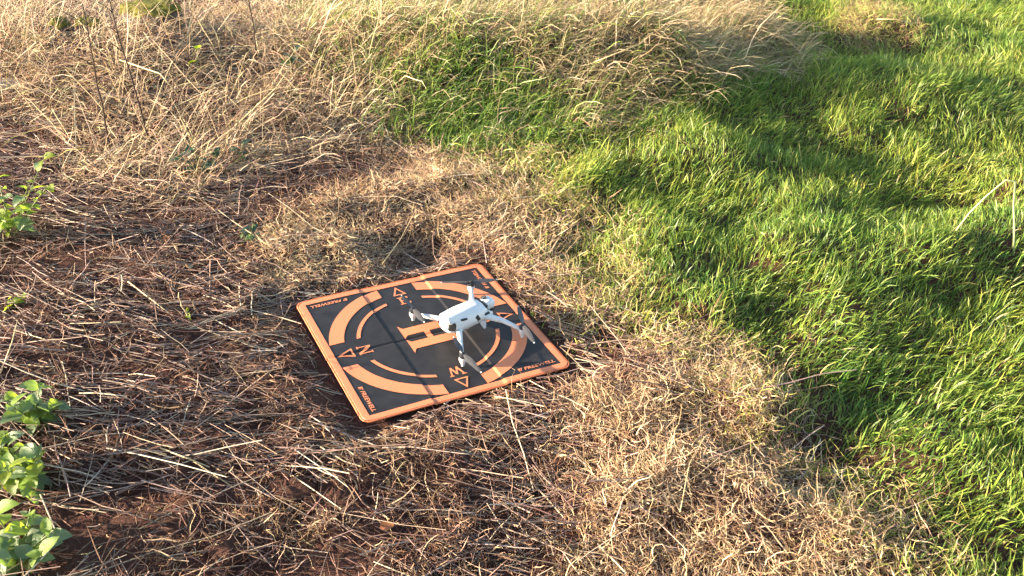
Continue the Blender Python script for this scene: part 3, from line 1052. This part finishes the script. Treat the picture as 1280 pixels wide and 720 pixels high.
# directions of the blades on the ground plane, read in world axes
BL = {'fr': ((.036, -.093), (-.015, .106)), 'rl': ((.042, -.072), (-.036, .060)), 'rr': ((-.033, .083), (.060, -.090)), 'fl': ((-.098, -.010), (.085, .022))}
HA = rad(40)
for kx, (mx, my) in MOT.items():
    sg = 1 if my > 0 else -1
    fr = kx[0] == 'f'
    zm = 0.034 if fr else 0.032
    if fr:
        r0 = (.044, sg * .038)
        path = [(.026, sg * .020, .054), (r0[0], r0[1], .056), (r0[0] + (mx - r0[0]) * .45, r0[1] + (my - r0[1]) * .45, .050), (r0[0] + (mx - r0[0]) * .9, r0[1] + (my - r0[1]) * .9, zm - .002), (mx, my, zm - .006)]
        secs = [(.012, .011), (.0098, .0092), (.0074, .0064), (.0054, .0052), (.0055, .0050)]
    else:
        r0 = (-.062, sg * .040)
        path = [(-.046, sg * .020, .042), (r0[0], r0[1], .041), (r0[0] + (mx - r0[0]) * .45, r0[1] + (my - r0[1]) * .45, .036), (r0[0] + (mx - r0[0]) * .9, r0[1] + (my - r0[1]) * .9, zm - .006), (mx, my, zm - .007)]
        secs = [(.012, .011), (.0090, .0088), (.0064, .0062), (.0050, .0050), (.0054, .0050)]
    arm = smooth(obj('arm', limb(path, secs), MAT['white'], DR), rad(50))
    smooth(obj('landing_foot', lathe([(.003, .0003), (.0048, .0015), (.0055, .008), (.0095, zm - .016), (.0118, zm - .010), (.0118, zm - .001), (.0105, zm)], (mx, my, 0)), MAT['white'], arm), rad(40))
    smooth(obj('motor', lathe([(.0105, 0), (.0112, .002), (.0112, .009), (.008, .0115), (.0055, .012), (.005, .0165), (.002, .0175)], (mx, my, zm)), MAT['dark'], arm), rad(40))
    for (dx, dy) in BL[kx]:
        an = math.atan2(dy, dx) - HA; ln_ = min(.105, max(.085, math.hypot(dx, dy)))
        sh = [(.006, .0035, .0035, 14), (.016, .006, .007, 20), (.035, .0090, .0100, 18), (.060, .0082, .0090, 13), (ln_ * .88, .0056, .0060, 8), (ln_ - .004, .0031, .0031, 6)]
        rings_ = []
        for (d_, le, te, tw) in sh:
            t_ = rad(tw); z_ = .0135 - .10 * d_ * d_
            rings_.append([(d_, le * math.cos(t_), z_ + le * math.sin(t_)), (d_, 0, z_ + .0009), (d_, -te * math.cos(t_), z_ - te * math.sin(t_)), (d_, 0, z_ - .0009)])
        bl = obj('propeller_blade', loft(rings_), MAT['prop'], arm)
        bl.location = (mx, my, zm); bl.rotation_euler = (0, 0, an)
        tipr = []
        for (d_, le) in ((ln_ - .0042, .0031), (ln_, .0018)):
            z_ = .0135 - .10 * d_ * d_
            tipr.append([(d_, le, z_ + .0004), (d_, 0, z_ + .0012), (d_, -le, z_ - .0004), (d_, 0, z_ - .0012)])
        tp = obj('blade_tip', loft(tipr), MAT['tip'], arm)
        tp.location = (mx, my, zm); tp.rotation_euler = (0, 0, an)


# ------------------------------------------------------------------ leafy plants
def leaf_mesh(name, ln_, wd, fold=0.25, droop=0.5, lobes=0, nl=7):
    bm = bmesh.new(); rows = []
    for i in range(nl + 1):
        t_ = i / nl
        w_ = wd * 0.5 * (math.sin(math.pi * t_ ** 0.75) ** 0.85 if 0 < t_ < 1 else 0.02)
        if lobes:
            w_ *= 1 + 0.35 * math.sin(t_ * math.pi * lobes)
        ang_ = droop * t_
        cx = ln_ * (math.sin(ang_) / droop if droop else t_); cz = -ln_ * ((1 - math.cos(ang_)) / droop if droop else 0)
        row = []
        for s_ in (-1, -.5, 0, .5, 1):
            row.append(bm.verts.new((cx, s_ * w_, cz + fold * abs(s_) * w_ + 0.06 * w_ * math.sin(9 * t_ + 2 * s_))))
        rows.append(row)
    for r0, r1 in zip(rows[:-1], rows[1:]):
        for k_ in range(4):
            bm.faces.new((r0[k_], r0[k_ + 1], r1[k_ + 1], r1[k_]))
    m = bpy.data.meshes.new(name); bm.to_mesh(m); bm.free()
    for p in m.polygons: p.use_smooth = True
    return m


def tube_bm(path, r0, r1, n_=6, bm=None):
    bm = bm or bmesh.new(); prev = None; L_ = len(path)
    for i, p in enumerate(path):
        p = Vector(p); t_ = (Vector(path[min(L_ - 1, i + 1)]) - Vector(path[max(0, i - 1)])).normalized()
        sd = t_.cross(Vector((0.3, 0.9, 0.2))).normalized(); up = sd.cross(t_); r = r0 + (r1 - r0) * i / max(1, L_ - 1)
        ring = [bm.verts.new(p + (sd * math.cos(2 * math.pi * k_ / n_) + up * math.sin(2 * math.pi * k_ / n_)) * r) for k_ in range(n_)]
        if prev:
            for k_ in range(n_):
                bm.faces.new((prev[k_], prev[(k_ + 1) % n_], ring[(k_ + 1) % n_], ring[k_]))
        else:
            bm.faces.new(ring[::-1])
        prev = ring
    bm.faces.new(prev)
    return bm


LEAF = {}
for key in ('leaf_a', 'leaf_b', 'leaf_c', 'leaf_y'):
    LEAF[key] = []
    for v_ in range(3):
        m = leaf_mesh('leaf', 1.0, 0.60 + 0.09 * v_, 0.18 + .1 * v_, 0.5 + 0.25 * v_, 3 if key == 'leaf_c' else 0)
        m.materials.append(MAT[key]); LEAF[key].append(m)


def leafy_plant(px, py, n_stems, hgt, n_leaf, size, keys, label, name='broadleaf_weed', spread=0.6, seed=1, group=None, lean=(0, 0)):
    R_ = random.Random(seed)
    base = ground_at(px, py)
    root = empty(name, base)
    tag(root, label, 'weed', group)
    for s_ in range(n_stems):
        an = 2 * math.pi * (s_ + R_.random() * .7) / n_stems; sp = spread * hgt * (0.4 + R_.random() * .8) * (1 if n_stems > 1 else .2)
        h_ = hgt * R_.uniform(.65, 1.05)
        path = [Vector((math.cos(an) * sp * t_ ** 1.2 + lean[0] * t_ * h_, math.sin(an) * sp * t_ ** 1.2 + lean[1] * t_ * h_, h_ * t_ - 0.006)) for t_ in (0, .25, .5, .75, 1)]
        obj('stem', tube_bm(path, .0026, .0014), MAT['stem'], root)
        for l_ in range(n_leaf):
            f_ = 0.25 + 0.75 * (l_ + R_.random() * .6) / n_leaf; f_ = min(f_, .995)
            i_ = min(3, int(f_ * 4)); p = path[i_].lerp(path[i_ + 1], f_ * 4 - i_)
            az_ = 2.4 * l_ + R_.random() * .9 + s_
            lf_ = obj('leaf', R_.choice(LEAF[R_.choice(keys)]), None, root)
            sz = size * R_.uniform(.42, 1.15) * (1.1 - .45 * f_ if n_leaf > 4 else 1)
            lf_.location = p; lf_.scale = (sz, sz, sz)
            lf_.rotation_euler = (R_.uniform(-.5, .5), R_.uniform(-.75, .15) - .25 * (f_ > .8), az_)
    return root


leafy_plant(16, 298, 7, .27, 11, .064, ['leaf_y', 'leaf_y', 'leaf_b', 'leaf_a'], 'yellow-green backlit weed at the left edge below the dry grass', seed=4, lean=(0.1, 0))
leafy_plant(46, 530, 5, .11, 8, .078, ['leaf_a', 'leaf_a', 'leaf_a', 'leaf_b'], 'grey-green weed, the upper of two touching at the left edge', seed=8)
leafy_plant(24, 610, 8, .15, 10, .076, ['leaf_b', 'leaf_a', 'leaf_b', 'leaf_a', 'leaf_a', 'leaf_y'], 'bushy bright green weed, the larger of two touching at the left edge', seed=9)
leafy_plant(28, 697, 6, .10, 8, .082, ['leaf_a', 'leaf_a', 'leaf_b'], 'low grey-green weed in the bottom left corner', seed=14, spread=.9)
leafy_plant(20, 384, 2, .06, 6, .046, ['leaf_b', 'leaf_y'], 'small green seedling in the straw near the left edge', 'seedling', seed=3)
leafy_plant(312, 306, 2, .07, 6, .046, ['leaf_c', 'leaf_a'], 'dark green narrow-leaved seedling in straw beyond the landing pad', 'seedling', seed=5)
leafy_plant(255, 224, 4, .13, 5, .070, ['leaf_c'], 'dark green lobed weed at the foot of the dry grass', 'dark_weed', seed=6)
leafy_plant(298, 207, 2, .11, 4, .055, ['leaf_c'], 'dark single-stemmed weed behind the lobed dark weed', 'dark_weed', seed=7)
leafy_plant(362, 92, 2, .10, 4, .060, ['leaf_c', 'leaf_a'], 'dark weed at the edge of the bank beside the dry grass', 'dark_weed', seed=17)
leafy_plant(247, 98, 1, .20, 3, .060, ['leaf_b', 'leaf_y'], 'lone bright green leafy sprig standing in the tangled dry grass', 'green_sprig', seed=18)
leafy_plant(234, 402, 1, .05, 4, .030, ['leaf_y'], 'tiny green shoot in the straw beside the short pale stub', 'seedling', seed=21)


# ------------------------------------------------------------------ dead weed stalks at the back left
def dead_stalk(px, py, hgt, leanx, leany, twigs, label, r=.0046, seed=1):
    R_ = random.Random(seed)
    base = ground_at(px, py)
    root = empty('dead_weed_stalk', base)
    tag(root, label, 'stalk', 'dead weed stalks standing at the back left')
    K_ = 9
    path = []
    ox = oy = 0.0
    for i in range(K_):
        t_ = i / (K_ - 1)
        ox += R_.uniform(-.006, .006); oy += R_.uniform(-.006, .006)
        path.append(Vector((leanx * t_ + ox, leany * t_ + oy, hgt * t_ - .01)))
    obj('stem', tube_bm(path, r, r * .5), MAT['stalk'], root)
    for k_ in range(twigs):
        i = R_.randrange(2, K_ - 1); p = path[i]; an = R_.uniform(0, 6.28); l_ = R_.uniform(.03, .11)
        q = p + Vector((math.cos(an) * l_, math.sin(an) * l_, l_ * R_.uniform(.2, .9)))
        obj('twig', tube_bm([p, p.lerp(q, .5) + Vector((0, 0, .006)), q], r * .45, r * .2, 4), MAT['stalk'], root)
    return root


dead_stalk(140, 198, .62, -.02, .05, 8, 'tall upright dark dead stalk, leftmost in the dry grass', seed=1)
dead_stalk(188, 182, .60, -.13, .12, 9, 'tall dark stalk leaning left across the dry grass', seed=2)
dead_stalk(222, 168, .34, .02, .03, 6, 'short dark stalk standing in the middle of the dry grass', .0025, seed=3)
dead_stalk(326, 96, .42, -.02, .04, 10, 'dark twiggy stalk at the right end of the dry grass', seed=4)
dead_stalk(304, 90, .30, -.16, .05, 5, 'thin dark stalk leaning left beside the twiggy one', .0022, seed=5)
dead_stalk(37, 300, .22, .015, .01, 3, 'short dry stalk standing beside the yellow-green weed', .0022, seed=6)
dead_stalk(238, 402, .11, -.005, .02, 1, 'short pale stub standing in the straw left of the landing pad', .0022, seed=7)
o_ = [o for o in bpy.data.objects if o.name.startswith('dead_weed_stalk')][-1]
for c_ in o_.children:
    c_.data.materials.clear(); c_.data.materials.append(MAT['pale'])


# ------------------------------------------------------------------ single straws that stand out
def straw(pix, label, r=.0022, mat='pale', name='straw_stalk', cat='straw'):
    """pix: (u, v, height above ground at that spot); straws lie in the world at those spots"""
    P_ = []
    for (u, v, hh) in pix:
        z = 0.0
        for _ in range(10):
            p = at(u, v, z); z = 0.5 * z + 0.5 * (float(gz(p[0], p[1])) + hh)
        p = at(u, v, z)
        P_.append(Vector((p[0], p[1], z)))
    base = P_[0].copy()
    o = obj(name, tube_bm([p - base for p in P_], r, r * .7, 6), MAT[mat])
    o.location = base
    smooth(o)
    return tag(o, label, cat)


# a bent stem standing upright in one plane above its foot
foot = ground_at(1268, 318)
P_ = []
for (u, v) in ((1268, 318), (1268, 285), (1267, 255), (1269, 227), (1257, 225), (1232, 246), (1212, 266), (1195, 288)):
    d_ = RC.T @ np.array([(u - 640) / F, (v - 360) / F, 1.0])
    q_ = CC + (foot.y - .02 - CC[1]) / d_[1] * d_
    P_.append(Vector(q_) - foot)
P_[0] = Vector((0, 0, -.01))
bent = smooth(obj('bent_grass_stem', tube_bm(P_, .0034, .0026, 6), MAT['palegreen']))
bent.location = foot
tag(bent, 'tall pale stem kinked over in two places at the right edge', 'grass stem')
straw([(545, 520, .004), (551, 536, .006), (556, 552, .004)], 'short straw poking out from under the near edge of the landing pad', .0015)
straw([(617, 495, .004), (660, 520, .02), (690, 535, .006)], 'long straw slanting away from the right half of the near pad edge', .0018)
straw([(160, 352, .03), (190, 375, .03), (216, 395, .025)], 'straight pale straw slanting down across the litter left of the landing pad', .0022)
straw([(200, 560, .02), (232, 572, .03), (262, 584, .02)], 'pale straw below the middle of the bare soil at the lower left', .0022)
straw([(235, 572, .02), (262, 590, .025), (290, 608, .02)], 'pale straw running down beside another on the lower left soil', .002)
straw([(742, 78, .08), (800, 55, .16), (852, 8, .22)], 'long pale straw sticking up over the right part of the bank', .0028)
straw([(1096, 24, .10), (1120, 24, .12), (1143, 30, .10)], 'pale straw lying on the brown clump at the top right', .0030)
straw([(478, 330, .02), (500, 300, .05), (520, 262, .05)], 'thin straw leaning over the dead grass beyond the landing pad', .0016)
straw([(690, 325, .02), (668, 300, .03), (655, 275, .03)], 'forked dry straw in the dead grass beyond the far pad corner', .002)
straw([(880, 545, .02), (862, 580, .05), (850, 640, .03)], 'long limp straw on the pale dead grass at the lower right', .0018)
straw([(0, 468, .02), (15, 428, .05), (22, 400, .05)], 'dry straw standing against the left edge above the weeds', .002)
straw([(150, 75, .10), (200, 92, .16), (222, 118, .10)], 'thick pale straw fallen across the tangled dry grass', .0032)
straw([(275, 175, .05), (345, 110, .18), (372, 70, .24)], 'long pale stem leaning right over the end of the dry grass', .0028)


# ------------------------------------------------------------------ stones, clods, wood
def rock_bm(sx, sy, sz, seed, rough=.25, sub=3):
    R_ = np.random.default_rng(seed)
    bm = bmesh.new(); bmesh.ops.create_icosphere(bm, subdivisions=sub, radius=1)
    o1, o2 = R_.random(2) * 50
    for v in bm.verts:
        c = v.co
        k_ = 1 + rough * float(fbm(np.array([c.x * 1.3 + o1 + c.z]), np.array([c.y * 1.3 + o2 - c.z * .7]), .9, 3, seed)[0]) * 1.6
        e_ = .75
        v.co = Vector((math.copysign(abs(c.x) ** e_, c.x) * sx * k_, math.copysign(abs(c.y) ** e_, c.y) * sy * k_, math.copysign(abs(c.z) ** e_, c.z) * sz * k_))
    return bm


def mossy_stone(px, py, sx, sy, sz, label, seed, lift=0.3):
    p = ground_at(px, py)
    root = empty('mossy_stone', p, random.Random(seed).uniform(-.3, .3))
    tag(root, label, 'stone', 'mossy stones at the back left')
    st_ = rock_bm(sx, sy, sz, seed)
    for v in st_.verts: v.co.z += sz * lift
    smooth(obj('stone', st_, MAT['stone'], root))
    bm = rock_bm(sx * 1.02, sy * 1.02, sz * 1.06, seed, sub=4)
    dl = [v for v in bm.verts if v.co.z < sz * (.25 + .5 * float(fbm(np.array([v.co.x / sx * 2]), np.array([v.co.y / sy * 2]), .8, 3, seed + 5)[0]))]
    bmesh.ops.delete(bm, geom=dl, context='VERTS')
    for v in bm.verts:
        v.co.z += sz * lift + .012 * abs(float(fbm(np.array([v.co.x]), np.array([v.co.y]), .03, 2, 3)[0])) + .004
    smooth(obj('moss', bm, MAT['moss'], root))
    return root


mossy_stone(192, 38, .14, .10, .07, 'largest mossy stone at the top left behind the dry grass', 3, .7)
mossy_stone(78, 44, .05, .05, .04, 'small mossy stone at the far left behind the dry grass', 5, .8)
mossy_stone(112, 44, .06, .05, .04, 'small mossy stone between the other two at the back left', 6, .8)
p = ground_at(8, 116)
lg = smooth(obj('wood_piece', rock_bm(.16, .05, .035, 12, .2), MAT['log']))
lg.location = p + Vector((-.05, 0, .02)); lg.rotation_euler = (0, .03, .12)
tag(lg, 'pale weathered piece of wood at the left edge below the dry grass', 'wood')
for i, (u, v, s_, lab) in enumerate(((365, 612, .045, 'largest dark soil clod on the bare patch at the lower left'),
                                     (392, 628, .030, 'dark soil clod beside the largest one'),
                                     (62, 388, .040, 'reddish soil clod in the straw near the left edge'),
                                     (165, 605, .032, 'soil clod on the bare ground right of the bottom left weeds'),
                                     (285, 690, .035, 'soil clod at the bottom edge left of the landing pad'),
                                     (112, 575, .030, 'soil clod just right of the bushy bright green weed'))):
    p = ground_at(u, v)
    c_ = smooth(obj('soil_clod', rock_bm(s_ * 1.2, s_, s_ * .45, 20 + i, .35), MAT['soil']))
    c_.location = p + Vector((0, 0, s_ * .02)); c_.rotation_euler = (0, 0, i * 1.3)
    tag(c_, lab, 'soil clod', 'soil clods on the bare ground')


# fallen dead leaves
BROWN = leaf_mat('dead_brown_leaf', (0.30, 0.11, 0.045), 0.3, 0.6, (0.40, 0.16, 0.05))
TAN = leaf_mat('dead_tan_leaf', (0.42, 0.28, 0.15), 0.3, 0.6, (0.45, 0.28, 0.12))
for u, v, sz, rz, mt, lab in ((475, 672, .040, .4, BROWN, 'small orange-brown dead leaf on the stubble below the landing pad'),
                              (238, 346, .040, 1.9, TAN, 'pale tan dead leaf caught in the straw left of the landing pad'),
                              (88, 420, .034, 2.6, BROWN, 'brown dead leaf in the straw above the left weeds'),
                              (205, 310, .034, .9, BROWN, 'brown dead leaf in the flattened straw beyond the bare soil')):
    m = leaf_mesh('dead_leaf', sz, sz * .62, .45, .9)
    o = obj('dead_leaf', m, mt)
    o.location = ground_at(u, v) + Vector((0, 0, .030)); o.rotation_euler = (.35, -.25, rz)
    tag(o, lab, 'leaf', 'fallen dead leaves')
